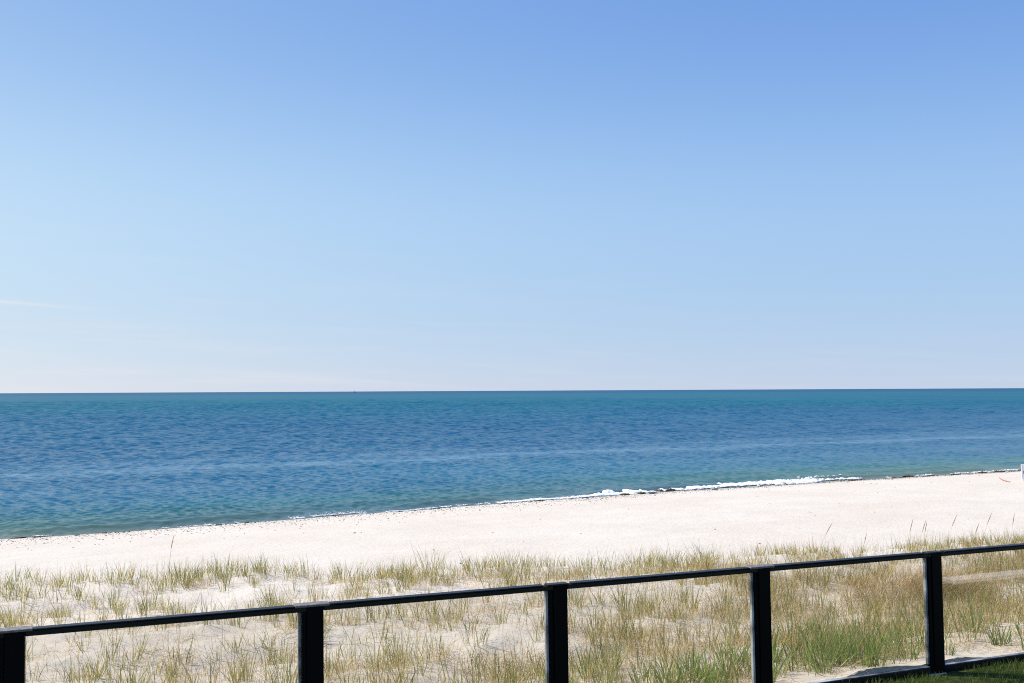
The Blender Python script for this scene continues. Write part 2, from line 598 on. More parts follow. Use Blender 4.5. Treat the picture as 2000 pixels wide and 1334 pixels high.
# ------------------------------------------------------------------ sand: dune and beach in one sheet
def build_sand():
    us = np.concatenate([np.linspace(-60, -8, 70), np.linspace(-7.7, -2.6, 50), np.arange(-2.5, 20, .085),
                         np.linspace(20.1, 50, 210), np.linspace(50.6, 160, 120)])
    vs_ = np.concatenate([[GLASS_V + .014, GLASS_V + .0145], np.arange(GLASS_V + .03, 9.5, .06), np.arange(9.5, 19.5, .09),
                          np.arange(19.5, 44, .14), np.linspace(44.3, 62, 24)])
    U, V = np.meshgrid(us, vs_)
    Z = ground_z(U, V)
    # the heap stands a little way up the panes: a vertical face against the glass
    Z[0, :] = -.25
    X, Y = W(U, V)
    inl = shore_v(U) - V
    o = np_mesh('sand', np.stack([X, Y, Z], -1).reshape(-1, 3), grid_quads(*U.shape), mat=M['sand'], smooth=True,
                attrs={'inland': inl.ravel()})
    tag(o, 'pale dry sand of the low dune and the open beach', kind='structure')


build_sand()

# ------------------------------------------------------------------ lawn ground
def build_lawn():
    us = np.concatenate([np.linspace(-40, 2, 40), np.arange(2.2, 12, .1), np.linspace(12.3, 50, 40)])
    vs_ = np.concatenate([np.linspace(-40, 3, 40), np.arange(3.2, GLASS_V, .07), [GLASS_V + .013]])
    U, V = np.meshgrid(us, vs_)
    Z = -.012 + .04 * (fbm(U / .8, V / .7, 3, 77) - .3) - .01 * sstep(6.55, 6.8, V)
    X, Y = W(U, V)
    o = np_mesh('lawn', np.stack([X, Y, Z], -1).reshape(-1, 3), grid_quads(*U.shape), mat=M['lawn'], smooth=True)
    tag(o, 'mown green lawn on the near side of the glass fence', kind='structure')


build_lawn()
b = Boxes().box(9.95, 30, 3.72, 3.93, -.04, .05, .012)
o = b.build('paving_strip', M['paving'])
o.rotation_euler = (0, 0, A)
tag(o, 'white paving strip across the lawn', kind='structure')

# ------------------------------------------------------------------ sea
def build_sea():
    rads = [22.0]
    while rads[-1] < 75000:
        r = rads[-1]
        rads.append(r + (.3 if r < 29 else .07 if r < 42 else r * (.0027 + (0 if r < 350 else .000014 * min(r - 350, 900)))))
    rads = np.array(rads)
    az = np.concatenate([np.linspace(-100, -32, 45, endpoint=False), np.linspace(-32, 32, 490, endpoint=False), np.linspace(32, 100, 45)])
    Rr, Az = np.meshgrid(rads, np.radians(az), indexing='ij')
    X, Y = Rr * np.sin(Az), Rr * np.cos(Az)
    U, V = UV(X, Y)
    off = V - shore_v(np.clip(U, -60, 160))
    off = np.where(np.abs(U - 50) > 111, np.maximum(off, 0), off)
    Z = np.zeros_like(X)
    step = np.maximum(np.gradient(rads), rads * .0023)[:, None]
    r2 = np.random.default_rng(3)
    # travelling towards the shore (-v) with spread
    # offshore breeze: the chop is short near the beach and grows with the fetch
    lmax = .40 + .0145 * np.clip(off, 0, 900)
    for lam in np.geomspace(.17, 15, 110):
        th = math.pi * 1.5 + A + r2.normal(0, .75)
        k = 2 * math.pi / lam
        ph = r2.uniform(0, 6.28)
        amp = .035 * lam ** .95 * r2.uniform(.6, 1.3)
        fade = np.clip((lam / (step * 2.0)) - 1, 0, 1) * np.clip(2.2 - lam / lmax, 0, 1) * np.clip(lam / lmax * 5 - .3, .12, 1)
        rows = np.nonzero(fade.max(1) > 1e-3)[0]
        if not len(rows):
            continue
        r0, r1 = rows[0], rows[-1] + 1
        x_, y_ = X[r0:r1], Y[r0:r1]
        grp = .1 + 1.8 * vnoise(x_ / (lam * 2.6) + ph, y_ / (lam * 4), int(lam * 100))
        q_ = k * (x_ * math.cos(th) + y_ * math.sin(th)) + ph + 1.2 * vnoise(x_ / (lam * 3) + 7, y_ / (lam * 3) + ph, 5)
        Z[r0:r1] += amp * fade[r0:r1] * grp * (.55 * np.sin(q_) + .75 * (.6 - np.abs(np.sin(q_ * .5 + .7))))
    shallow = sstep(-.2, 5, off)
    Z *= .62 + .38 * shallow
    # the last low swells running up to the sand
    for c0, h, w_, sd_ in ((1.3, .13, .45, 1), (3.6, .10, .8, 2), (7.2, .07, 1.1, 3)):
        c = c0 + .9 * (vnoise(U / 5, U * 0 + sd_, sd_) - .5)
        hh = h * sstep(.35, .75, vnoise(U / 4.3 + sd_ * 7, U * 0, sd_ + 30))
        Z += hh * np.exp(-((off - c) / w_) ** 2)
    Z = np.where(off < -2.5, -1.2, Z)
    V3 = np.stack([X, Y, Z + SEA_Z], -1).reshape(-1, 3)
    q = grid_quads(*X.shape)
    keep = (off.ravel()[q] > -4).any(1)
    o = np_mesh('sea', V3, q[keep][:, ::-1], mat=M['sea'], smooth=True,
                attrs={'offshore': off.ravel(), 'far': np.log(Rr).ravel()})
    tag(o, 'blue green sea reaching to the horizon', kind='structure')


build_sea()

# ------------------------------------------------------------------ foam along the waterline
def build_foam():
    V_, Q_ = [], []
    base = 0

    def strip(u0, u1, off0, hgt, wid, seed, du=.07):
        nonlocal base
        u = np.arange(u0, u1, du)
        n = len(u)
        env = sstep(0, .18, (u - u0) / (u1 - u0)) * sstep(0, .18, (u1 - u) / (u1 - u0))
        lump = .35 + .9 * vnoise(u / .45, u * 0, seed) + .45 * (vnoise(u / .16, u * 0, seed + 1) - .5)
        w = wid * (.4 + 1.1 * vnoise(u / 1.6, u * 0, seed + 2)) * env + .012
        h = hgt * lump * env * (.3 + 1.2 * vnoise(u / 2.3, u * 0, seed + 3)) + .004
        c = off0 + .5 * (vnoise(u / 3.5, u * 0, seed + 4) - .5) * wid * 1.5
        prof = [(-.5, -.25), (-.42, .25), (-.2, .62), (.05, 1), (.3, .85), (.46, .35), (.5, -.25)]
        rows = []
        for k, (a, zz) in enumerate(prof):
            aj = a + .16 * (vnoise(u / .2, u * 0 + k, seed + 9) - .5)
            vv = shore_v(u) + c + aj * w
            zj = SEA_Z + h * (zz + .35 * (vnoise(u / .13, u * 0 + k * 3, seed + 12) - .5) * (zz > 0))
            zj = np.maximum(zj, np.where(zz > 0, ground_z(u, vv) + .012, -9)) if zz > 0 else zj - .03
            X, Y = W(u, vv)
            rows.append(np.stack([X, Y, zj], -1))
        P = np.stack(rows, 0)
        V_.append(P.reshape(-1, 3)); Q_.append(grid_quads(len(prof), n) + base)
        base += len(prof) * n
    # the broken wave: strongest near the middle right of the beach
    strip(14.5, 24.5, .40, .06, .32, 100)
    strip(22.5, 33.5, .60, .095, .8, 110)
    strip(25.5, 31.0, 1.0, .12, .5, 117)
    strip(30.8, 34.6, 1.15, .10, .5, 120)
    strip(34.0, 37.0, 1.2, .12, .7, 125)
    strip(19.0, 24.0, .9, .10, .6, 130)
    # lacy scraps of froth: many small flat flecks
    r = np.random.default_rng(12)
    O = np.array([[1, 0, 0], [0, 1, 0], [-1, 0, 0], [0, -1, 0], [0, 0, .5], [0, 0, -.4]], float)
    T = np.array([[0, 1, 4, 4], [1, 2, 4, 4], [2, 3, 4, 4], [3, 0, 4, 4], [1, 0, 5, 5], [2, 1, 5, 5], [3, 2, 5, 5], [0, 3, 5, 5]])

    def flecks(n, u0, u1, o0, so, size, seed, thr=.45):
        nonlocal base
        u = r.uniform(u0, u1, n * 3)
        u = u[vnoise(u / 1.4, u * 0, seed) * .6 + vnoise(u / .35, u * 0, seed + 1) * .4 > thr][:n]
        m = len(u)
        off = o0 + .35 * (vnoise(u / 2.5, u * 0, seed + 2) - .5) + np.abs(r.normal(0, so, m))
        s_ = size * r.uniform(.4, 1.5, m)
        B = O[None] * (1 + r.normal(0, .25, (m, 6, 3))) * s_[:, None, None]
        B[:, :, 0] *= r.uniform(1.0, 3.2, (m, 1))
        v = shore_v(u) + off
        x, y = W(u, v)
        z = np.maximum(ground_z(u, v), SEA_Z) + s_ * .25
        ang = A + r.normal(0, .3, m)
        c, sn = np.cos(ang)[:, None], np.sin(ang)[:, None]
        P = np.stack([B[:, :, 0] * c - B[:, :, 1] * sn + x[:, None], B[:, :, 0] * sn + B[:, :, 1] * c + y[:, None], B[:, :, 2] + z[:, None]], -1)
        V_.append(P.reshape(-1, 3)); F3.append((T[None, :, :3] + (np.arange(m) * 6)[:, None, None] + base).reshape(-1, 3))
        base += m * 6
    F3 = []
    flecks(800, 3.0, 16, .12, .14, .022, 300)
    flecks(400, 6.0, 9.5, .25, .30, .020, 310, .4)
    flecks(1300, 14, 26, .18, .26, .036, 320, .38)
    flecks(1500, 21, 35, .45, .55, .065, 330, .3)
    flecks(500, 32, 38, .9, .5, .06, 340, .45)
    flecks(900, 36, 62, .10, .15, .045, 350, .45)
    flecks(500, -14, 4, .08, .07, .02, 360, .45)
    flecks(500, 60, 110, .2, .4, .07, 370, .4)
    o = np_mesh('foam', np.concatenate(V_), np.concatenate(Q_), np.concatenate(F3), mat=M['foam'], smooth=True)
    tag(o, 'white foam of the small wave breaking along the sand', kind='stuff')


build_foam()

# ------------------------------------------------------------------ grass
def blades(P, hdg, lean0, length, width, curl, col_b, col_t, segs=3, face=None):
    """ribbon blades. P base (n,3); hdg heading; lean0 tilt from vertical at the base; curl extra tilt at the tip"""
    n = len(P)
    ts = np.linspace(0, 1, segs + 1)
    pos = P.copy()
    rows, cols = [], []
    fa = hdg + np.pi / 2 + (face if face is not None else rng.normal(0, .7, n))
    side = np.stack([np.cos(fa), np.sin(fa), np.zeros(n)], -1)
    for i, t in enumerate(ts):
        if i:
            tm = (ts[i - 1] + t) / 2
            th = lean0 + curl * tm ** 1.6
            d = np.stack([np.cos(hdg) * np.sin(th), np.sin(hdg) * np.sin(th), np.cos(th)], -1)
            pos = pos + d * (length * (t - ts[i - 1]))[:, None]
        w = width * (.75 + .35 * math.sin(math.pi * min(t * 1.2, 1))) * (1 - t ** 2.5)
        c = col_b * (1 - t) + col_t * t
        if i < segs:
            rows += [pos - side * (w / 2)[:, None], pos + side * (w / 2)[:, None]]
            cols += [c, c]
        else:
            rows.append(pos.copy()); cols.append(c)
    nv = 2 * segs + 1
    V_ = np.stack(rows, 1).reshape(-1, 3)
    Cc = np.stack(cols, 1).reshape(-1, 3)
    b0 = np.arange(n) * nv
    q = []
    for i in range(segs - 1):
        q.append(np.stack([b0 + 2 * i, b0 + 2 * i + 1, b0 + 2 * i + 3, b0 + 2 * i + 2], -1))
    q = np.concatenate(q) if q else np.zeros((0, 4), int)
    t3 = np.stack([b0 + 2 * segs - 2, b0 + 2 * segs - 1, b0 + 2 * segs], -1)
    return V_, q, t3, Cc


def merge(parts):
    V_, Q_, T_, C_ = [], [], [], []
    n = 0
    for v, q, t, c in parts:
        V_.append(v); Q_.append(q + n); T_.append(t + n); C_.append(c); n += len(v)
    return np.concatenate(V_), np.concatenate(Q_), np.concatenate(T_), np.concatenate(C_)


GREEN = np.array([[.27, .28, .10], [.21, .245, .08], [.33, .32, .14], [.15, .195, .065]])
STRAW = np.array([[.62, .48, .27], [.52, .39, .21], [.70, .57, .36], [.45, .31, .17]])


def pick(pal, n, jit=.18):
    c = pal[rng.integers(0, len(pal), n)]
    return np.clip(c * (1 + rng.normal(0, jit, (n, 1))), .01, .8)


def density(u, v):
    """how thickly the dune is grown over, 0..1"""
    vc = crest_v(u)
    d = sstep(.36, .72, fbm(u / 1.3, v / 1.1, 4, 51))
    right = sstep(2.0, 11, u)
    near = sstep(vc - 2.5, vc - 5.0, v)
    base = .20 + .16 * near + .42 * right
    top = np.exp(-((v - vc + .10) / .5) ** 2) * (1 - .45 * sstep(9, 13, u)) * (.15 + 1.0 * sstep(.35, .65, fbm(u / .7 + 40, v / 1.5, 3, 61)))
    bare = 1 - .30 * sstep(vc - 4.2, vc - 2.6, v) * (1 - sstep(vc - 1.0, vc - .4, v)) * (1 - right)
    return np.clip((base + .35 * d) * (.35 + .9 * d) * bare + .68 * top, 0, 1.2) * sstep(vc + 1.5, vc + .5, v)


def tuft_parts(cx, cy, n, hgt, rad, green=.7, spread=.38, wid=.0075, lush=False):
    """one tuft as world-space ribbons; cx, cy in fence coordinates"""
    a = rng.uniform(0, 2 * math.pi, n)
    rr = rad * np.sqrt(rng.uniform(0, 1, n))
    u, v = cx + rr * np.cos(a), cy + rr * np.sin(a)
    x, y = W(u, v)
    P = np.stack([x, y, ground_z(u, v) - .015], -1)
    hd = a + A + rng.normal(0, .6, n)
    lean = np.abs(rng.normal(.10, .16, n)) + spread * rr / max(rad, 1e-3) * .55
    L = hgt * rng.uniform(.45, 1.12, n)
    g = rng.uniform(0, 1, n) < green
    ct = np.where(g[:, None], pick(GREEN * (np.array([.75, 1.1, .8]) if lush else 1), n), pick(STRAW, n))
    cb = np.where(g[:, None], ct * .75 + .25 * pick(STRAW, n), ct)
    curl = np.abs(rng.normal(.35, .35, n))
    return blades(P, hd, lean, L, wid * rng.uniform(.6, 1.25, n), curl, cb, ct)


def sample(n, f, u0, u1, v0, v1):
    out = []
    while sum(map(len, out)) < n:
        u = rng.uniform(u0, u1, 4 * n); v = rng.uniform(v0, v1, 4 * n)
        k = rng.uniform(0, 1.2, 4 * n) < f(u, v)
        out.append(np.stack([u[k], v[k]], -1))
    return np.concatenate(out)[:n]


def build_grass():
    parts = []
    # tufts all over the dune
    for (u, v) in sample(4300, lambda u, v: density(u, v) * (v < crest_v(u) + 1.8), -4, 27, 7.05, 19):
        right = float(sstep(2, 11, u))
        n = int(rng.integers(4, 15) * (1 + .4 * right))
        h = rng.uniform(.22, .42) * (1 + .25 * right * float(sstep(crest_v(u) - 1.5, crest_v(u) - 3, v)))
        if v > crest_v(u) - .6:
            h *= .9 - .22 * float(sstep(8, 14, u))
        parts.append(tuft_parts(u, v, n, h, rng.uniform(.03, .10), green=.76 - .30 * rng.uniform() - .20 * right))
    # lone thin blades
    pts = sample(17000, density, -4, 27, 7.05, 18)
    x, y = W(pts[:, 0], pts[:, 1]); n = len(pts)
    P = np.stack([x, y, ground_z(pts[:, 0], pts[:, 1]) - .01], -1)
    g = rng.uniform(0, 1, n) < .55
    c = np.where(g[:, None], pick(GREEN, n), pick(STRAW, n))
    parts.append(blades(P, rng.uniform(0, 6.28, n), np.abs(rng.normal(.1, .2, n)), rng.uniform(.15, .42, n), rng.uniform(.0025, .005, n),
                        np.abs(rng.normal(.3, .3, n)), c * .9, c))
    # lush broad-bladed plants close behind the panes on the right
    for (u, v) in sample(95, lambda u, v: sstep(3.6, 4.6, u) * (1 - .5 * sstep(6.6, 7.2, u)) * sstep(8.9, 7.3, v), 3.2, 10.5, 6.98, 8.9):
        parts.append(tuft_parts(u, v, int(rng.integers(14, 34)), rng.uniform(.24, .40), rng.uniform(.05, .12), .93, .5, .011, True))
    for (u, v, n, h, r_) in crest_extra:
        parts.append(tuft_parts(u, v, n, h, r_, .82, .5, .0075))
    V_, q, t, c = merge(parts)
    o = np_mesh('beach_grass', V_, q, t, M['grass'], cols=c)
    tag(o, 'thin green and yellow beach grass scattered over the sand dune behind the fence', kind='stuff')

    # dead straw lying between the tufts
    parts = []
    pts = sample(4200, lambda u, v: density(u, v) * (.35 + .65 * sstep(1, 7, u)) * (v < crest_v(u) - .2), -4, 27, 7.0, 16.5)
    for (u, v) in pts:
        n = int(rng.integers(10, 26))
        a0 = rng.uniform(0, 6.28)
        uu, vv = u + rng.normal(0, .10, n), v + rng.normal(0, .08, n)
        x, y = W(uu, vv)
        P = np.stack([x, y, ground_z(uu, np.maximum(vv, 6.95)) + rng.uniform(0, .03, n)], -1)
        P[:, :2] = np.stack(W(uu, np.maximum(vv, 6.95)), -1)
        c = pick(STRAW, n)
        parts.append(blades(P, a0 + rng.normal(0, .9, n), rng.uniform(.9, 1.5, n), rng.uniform(.12, .38, n), rng.uniform(.003, .0065, n),
                            rng.normal(.25, .25, n), c * .9, c, segs=2))
    # the big matted mound behind the right-hand pane
    for k in range(50):
        u = 10.4 + rng.normal(0, .5); v = 10.7 + rng.normal(0, .30)
        n = 40
        a0 = rng.normal(-.9, 1.2)
        uu, vv = u + rng.normal(0, .12, n), v + rng.normal(0, .1, n)
        x, y = W(uu, vv)
        m_ = np.exp(-((uu - 10.4) / .8) ** 2 - ((vv - 10.7) / .5) ** 2)
        P = np.stack([x, y, ground_z(uu, vv) + .20 * m_ * rng.uniform(.1, 1, n)], -1)
        c = pick(STRAW * np.array([.92, .88, .80]), n)
        parts.append(blades(P, a0 + rng.normal(0, .8, n), rng.uniform(.3, 1.1, n), rng.uniform(.25, .55, n), rng.uniform(.004, .007, n),
                            rng.uniform(.6, 1.3, n), c * .8, c, segs=3))
    # short broken bits of straw strewn over the sand
    pts = sample(20000, lambda u, v: (.25 + density(u, v)) * sstep(crest_v(u) - .3, crest_v(u) - 2.5, v) * sstep(.3, .6, fbm(u / .5, v / .4, 2, 87)), -3, 20, 6.95, 16)
    n = len(pts); x, y = W(pts[:, 0], pts[:, 1])
    c = pick(STRAW * np.array([.92, .86, .88]), n, .25)
    parts.append(blades(np.stack([x, y, ground_z(pts[:, 0], pts[:, 1]) + rng.uniform(.0, .012, n)], -1), rng.uniform(0, 6.28, n), rng.uniform(1.15, 1.6, n),
                        rng.uniform(.05, .22, n), rng.uniform(.0025, .005, n), rng.normal(.1, .15, n), c, c, segs=2))
    V_, q, t, c = merge(parts)
    o = np_mesh('dead_grass', V_, q, t, M['straw'], cols=c)
    tag(o, 'dry straw coloured dead grass matted on the dune sand behind the panes', kind='stuff')

    # lawn blades in front of the fence, at the lower right
    n = 68000
    u = np.where(rng.uniform(0, 1, n) < .78, rng.uniform(3.6, 12, n), rng.uniform(-2.5, 3.6, n)); v = rng.uniform(4.6, 6.76, n) ** 1.0
    bare = fbm(u / .35, v / .25, 3, 91)
    k = (bare < .60) | (v < 6.35 + .25 * (vnoise(u / .4, u * 0, 4) - .5))
    k &= ~((np.abs(u - 6.85) < .16) & (v > 6.58))
    u, v = u[k], v[k]; n = len(u)
    x, y = W(u, v)
    z = -.012 + .04 * (fbm(u / .8, v / .7, 3, 77) - .3) - .01 * sstep(6.55, 6.8, v)
    LA = np.array([[.15, .215, .04], [.19, .25, .06], [.10, .165, .03], [.26, .27, .09]])
    c = pick(LA, n, .22)
    hf = .6 + .8 * fbm(u / .3, v / .3, 3, 15)
    tall = np.where(rng.uniform(0, 1, n) < .02, 1.9, 1.0)
    A1 = blades(np.stack([x, y, z - .005], -1), rng.uniform(0, 6.28, n), np.abs(rng.normal(.2, .25, n)), rng.uniform(.03, .075, n) * hf * tall,
                rng.uniform(.003, .006, n), np.abs(rng.normal(.4, .4, n)), c * .7, c, segs=2)
    o = np_mesh('lawn_grass', A1[0], A1[1], A1[2], M['turf'], cols=A1[3])
    tag(o, 'short bright green lawn grass at the foot of the fence', kind='stuff')


# tufts that stand out one by one on the pale sand
GT = 'beach grass tufts standing out on the dune'
tufts = [  # u, v, blades, height, radius, label
    (0.55, 15.0, 46, .44, .13, 'upright green tuft with a small shadow on bare sand, left end of the dune'),
    (0.05, 15.3, 30, .42, .10, 'slimmer green tuft just left of the upright one with the shadow'),
    (2.05, 13.9, 44, .52, .13, 'spreading tuft on bare sand above the middle of the left rail'),
    (4.05, 14.3, 44, .56, .11, 'straw footed tuft above the rail, first to the right of the second post'),
    (4.9, 15.75, 48, .62, .16, 'tallest green tuft on the crest of the dune, middle of the photo'),
    (2.95, 16.35, 46, .42, .2, 'dense green tuft in the crest row, above the second post'),
    (1.15, 16.75, 46, .40, .20, 'bushy green tuft in the crest row, right of the lone reddish stalk'),
    (8.9, 14.9, 44, .52, .26, 'thick green tuft on the crest just left of the fourth post'),
    (2.2, 11.4, 36, .46, .10, 'thin tuft hanging just under the rail, right of the second post'),
    (6.3, 11.6, 50, .56, .16, 'grey green tuft just left of the fourth post, seen through its pane'),
    (8.25, 8.6, 54, .44, .11, 'upright bright green tuft on pale sand behind the rightmost pane'),
    (6.35, 7.75, 60, .36, .12, 'lush broad bladed clump behind the pane, close beside the rightmost post'),
    (5.25, 7.45, 56, .36, .12, 'lush broad bladed clump low behind the pane, right of the fourth post'),
    (3.6, 7.9, 50, .38, .12, 'green clump at the bottom of the pane, left of the fourth post'),
    (1.45, 8.9, 42, .42, .12, 'green clump at the bottom of the pane, left of the third post'),
]
crest_extra = [(0.15, 16.9, 40, .40, .16), (1.75, 16.6, 44, .42, .18), (2.35, 16.5, 40, .40, .18), (3.55, 16.1, 46, .40, .2),
               (5.6, 15.55, 40, .44, .22), (6.3, 15.4, 42, .46, .22), (7.6, 15.1, 42, .48, .24), (8.3, 15.0, 46, .52, .26), (9.6, 14.7, 44, .54, .26)]
build_grass()
for (u, v, n, h, r_, lab) in tufts:
    lush = v < 8.0
    px = tuft_parts(u, v, n, h, r_, .93 if lush else .82, .5, .010 if lush else .0075, lush)
    x, y = W(u, v); z = float(ground_z(u, v))
    V_ = px[0] - np.array([x, y, z])
    o = np_mesh('grass_tuft', V_, px[1], px[2], M['grass'], cols=px[3])
    o.location = (x, y, z)
    tag(o, lab, 'grass tuft', GT)

# tall flowering stalks of last year's grass
SG = 'tall seed stalks of the dune grass'
stalks = [  # u, v, height, lean along u, lean along v
    (10.6, 13.2, 1.05, .22, 0), (12.25, 13.0, 1.10, .02, 0), (12.6, 13.1, 1.0, .05, 0), (12.8, 13.2, 1.05, .04, 0), (13.2, 13.1, 1.15, .10, 0),
    (13.45, 12.8, .95, .10, 0), (14.0, 13.1, 1.15, .08, 0), (15.2, 13.1, 1.2, .07, 0), (15.7, 12.7, 1.1, .34, 0), (16.1, 12.9, 1.35, .20, 0),
    (16.2, 12.6, 1.25, .30, 0), (17.0, 12.8, 1.25, .0, 0), (17.0, 12.5, 1.2, .20, 0), (17.3, 12.7, 1.2, .08, 0), (19.2, 12.6, 1.35, .03, 0),
    (19.6, 12.4, 1.3, .10, 0), (20.7, 12.2, 1.2, .42, 0), (22.0, 12.4, 1.35, .10, 0), (11.6, 13.3, .9, .1, 0), (14.6, 13.0, .95, .0, 0),
]
STALK = {(10.6, 13.2): 'leftmost tan seed stalk above the rail, standing alone and leaning right',
         (15.7, 12.7): 'strongly bent tan seed stalk just left of the two tallest ones',
         (16.1, 12.9): 'tallest leaning seed stalk above the rail, left of the rightmost post',
         (17.0, 12.8): 'straight upright seed stalk rising right above the rightmost post',
         (20.7, 12.2): 'tan seed stalk bent far to the right, near the right edge',
         (22.0, 12.4): 'rightmost tan seed stalk, close to the edge of the photo'}
for (u, v, h, lu, lv) in stalks:
    t = bpy.data.objects.new('seed_stalk', None); C.objects.link(t); t.empty_display_size = .1
    x, y = W(u, v); z0 = float(ground_z(u, v)) - .02
    t.location = (x, y, z0)
    tag(t, STALK.get((u, v), 'thin tan grass stalk with a narrow seed head rising above the black rail'), 'grass stalk', SG)
    lu = lu * 1.7 + .14 + rng.normal(0, .08)
    h *= .74 + rng.normal(0, .05)
    f = lambda s: (lu * h * s ** 1.6 * CA, lu * h * s ** 1.6 * SA, h * s * (1 - .12 * abs(lu) * s))
    V_, F_ = tube([f(s) for s in np.linspace(0, .74, 5)], [.003, .0028, .0025, .0022, .002], 5)
    mesh_obj('stem', V_, F_, M['stalk'], t, True)
    V_, F_ = tube([f(s) for s in np.linspace(.72, 1, 6)], [.0022, .005, .0066, .0058, .004, .001], 5)
    mesh_obj('seed_head', V_, F_, M['head'], t, True)
t = bpy.data.objects.new('seed_stalk', None); C.objects.link(t); t.empty_display_size = .1
x, y = W(.9, 16.6); t.location = (x, y, float(ground_z(.9, 16.6)))
tag(t, 'lone slender reddish stalk standing against the bare beach at the left', 'grass stalk')
V_, F_ = tube([(0, 0, 0), (.01, 0, .3), (.03, 0, .52)], [.0026, .0022, .002], 5)
mesh_obj('stem', V_, F_, M['reed'], t, True)
V_, F_ = tube([(.03, 0, .52), (.045, 0, .60), (.075, 0, .74)], [.006, .007, .002], 5)
mesh_obj('seed_head', V_, F_, M['reed'], t, True)

# ------------------------------------------------------------------ the glass fence
L, U0 = 1.8145, -0.456
LEAN = 0.0095
PW, PD = .155, .085
TOP = 1.04


def build_fence():
    root = bpy.data.objects.new('glass_fence', None)
    C.objects.link(root)
    x, y = W(U0, FENCE_V)
    root.location = (x, y, 0); root.rotation_euler = (0, 0, A)
    root.empty_display_size = .3
    tag(root, 'black metal fence with clear glass panes between lawn and dune', 'fence')
    plate_mat = {0: 'sleeve', 1: 'sleeve', 3: 'sleeve'}  # posts with a grey brown cap plate; the other caps are black
    for i in range(-1, 7):
        xr = i * L
        b = Boxes()
        b.box(xr - PW + .045, xr, 0, PD, -.06, TOP - .016, .003, LEAN)
        b.box(xr - PW + .012, xr - PW + .041, .012, PD - .008, -.06, TOP - .047, .003, LEAN)
        b.box(xr - PW + .038, xr - PW + .048, .024, PD - .012, -.06, TOP - .047, .001, LEAN)
        post = b.build('post', M['black'], root)
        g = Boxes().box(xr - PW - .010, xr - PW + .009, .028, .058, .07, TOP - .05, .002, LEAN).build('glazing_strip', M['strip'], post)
        ov = .042 if i in plate_mat else .012
        pl = Boxes().box(xr - PW - ov + .007, xr + ov, -.004, PD + .004 if i in plate_mat else .066, TOP - .0145, TOP + (.0015 if i in plate_mat else -.0010), .0025).build(
            'cap_plate', M[plate_mat.get(i, 'black_rail')], post)
        if i in plate_mat:
            tag(pl, 'grey brown metal plate on the post top')
        Boxes().box(xr - PW - .02, xr + .02, -.012, PD + .0, -.12, -.010, .008).build('footing', M['concrete'], post)
        if i < 6:
            a, c = xr + .002, xr + L - PW + .010
            r_ = Boxes()
            r_.box(xr + .001, xr + L - PW + .044, .004, .062, TOP - .046, TOP - .012, .004)
            r_.box(xr + .044, xr + L - PW - .037, -.001, .067, TOP - .0118, TOP - .002, .003)
            r_.build('top_rail', M['black_rail'], root)
            br = Boxes()
            br.box(a, c, .008, .058, -.085, .046, .003)
            br.build('bottom_rail', M['black_rail'], root)
            Boxes().box(a, c, .016, .056, .0462, .0515, .0015).build('rail_glint_bar', M['strip'], root)  # added pale bar that paints the sun glint along the rail's top edge
            Boxes().box(a - .001, c + .001, .040, .050, .0518, TOP - .044, .001, LEAN).build('glass_pane', M['glass'], root)


build_fence()

# ------------------------------------------------------------------ seaweed, pebbles and small finds on the beach
def lump(sx, sy, sz, seed, sub=3):
    import bmesh
    bm = bmesh.new()
    bmesh.ops.create_icosphere(bm, subdivisions=sub, radius=1)
    P = np.array([v.co[:] for v in bm.verts])
    F = [[v.index for v in f.verts] for f in bm.faces]
    bm.free()
    k = .6 + .5 * fbm(P[:, 0] * 2 + 9, P[:, 1] * 2 + P[:, 2] + 9, 3, seed) + .7 * (vnoise(P[:, 0] * 5 + 20, P[:, 1] * 5 + 20, seed) - .5)
    P = P * k[:, None] * np.array([sx, sy, sz])
    P[:, 2] = np.maximum(P[:, 2], -.02)
    return P, F


WG = 'seaweed heaps along the waterline'
WL = 'small dark clump of seaweed washed up at the edge of the water'
weeds = [  # u, offset from the waterline, half length, half depth, height, label
    (21.35, -.15, .26, .2, .14, 'compact dark brown seaweed heap in the middle of the heaps beside the foam'),
    (20.6, .0, .34, .2, .10, 'low olive seaweed heap, leftmost of the heaps beside the foam'),
    (23.2, .15, .30, .2, .15, 'round dark seaweed heap touching the left end of the thick foam'), (22.7, .35, .28, .18, .12, 'flat dark seaweed heap standing in the shallow water beside the foam'),
    (16.3, -.25, .22, .12, .06, 'small dark seaweed scrap at the waterline, middle of the beach'), (21.7, -.6, .24, .14, .06, None), (25.0, -.7, .16, .12, .08, 'small round seaweed lump on the sand below the thick foam'),
    (38.0, .25, .42, .2, .09, 'long dark strand of seaweed half in the water toward the right'), (38.7, -.6, .34, .14, .07, None), (40.5, -.6, .4, .16, .08, None),
    (42.6, -.5, .4, .18, .11, None), (44.1, -.4, .5, .18, .11, None), (46.2, -.3, .5, .2, .14, 'dark seaweed heap at the waterline next to the white board'),
    (-2.55, -.08, .30, .09, .06, 'flat dark ribbon of seaweed at the waterline, far left of the beach'),
    (3.45, -.35, .14, .09, .06, 'small dark seaweed clump on the wet sand, left quarter of the beach'), (4.4, -.25, .10, .08, .05, None), (-2.0, -.1, .10, .06, .04, None), (-.1, -.2, .11, .07, .04, None),
    (33.6, -.55, .3, .16, .08, None), (36.2, -.6, .24, .14, .07, None), (14.6, -.3, .2, .12, .06, None),
]
for k, (u, of, sx, sy, sz, lab) in enumerate(weeds):
    P, F = lump(sx * .85, sy * .8, sz * .68, 200 + k)
    v = float(shore_v(u)) + of
    o = mesh_obj('seaweed_clump', P, F, M['weed'], None, True)
    x, y = W(u, v)
    o.location = (x, y, max(float(ground_z(u, v)), SEA_Z) + .01)
    o.rotation_euler = (0, 0, A + rng.normal(0, .12))
    tag(o, lab or WL, 'seaweed', WG)


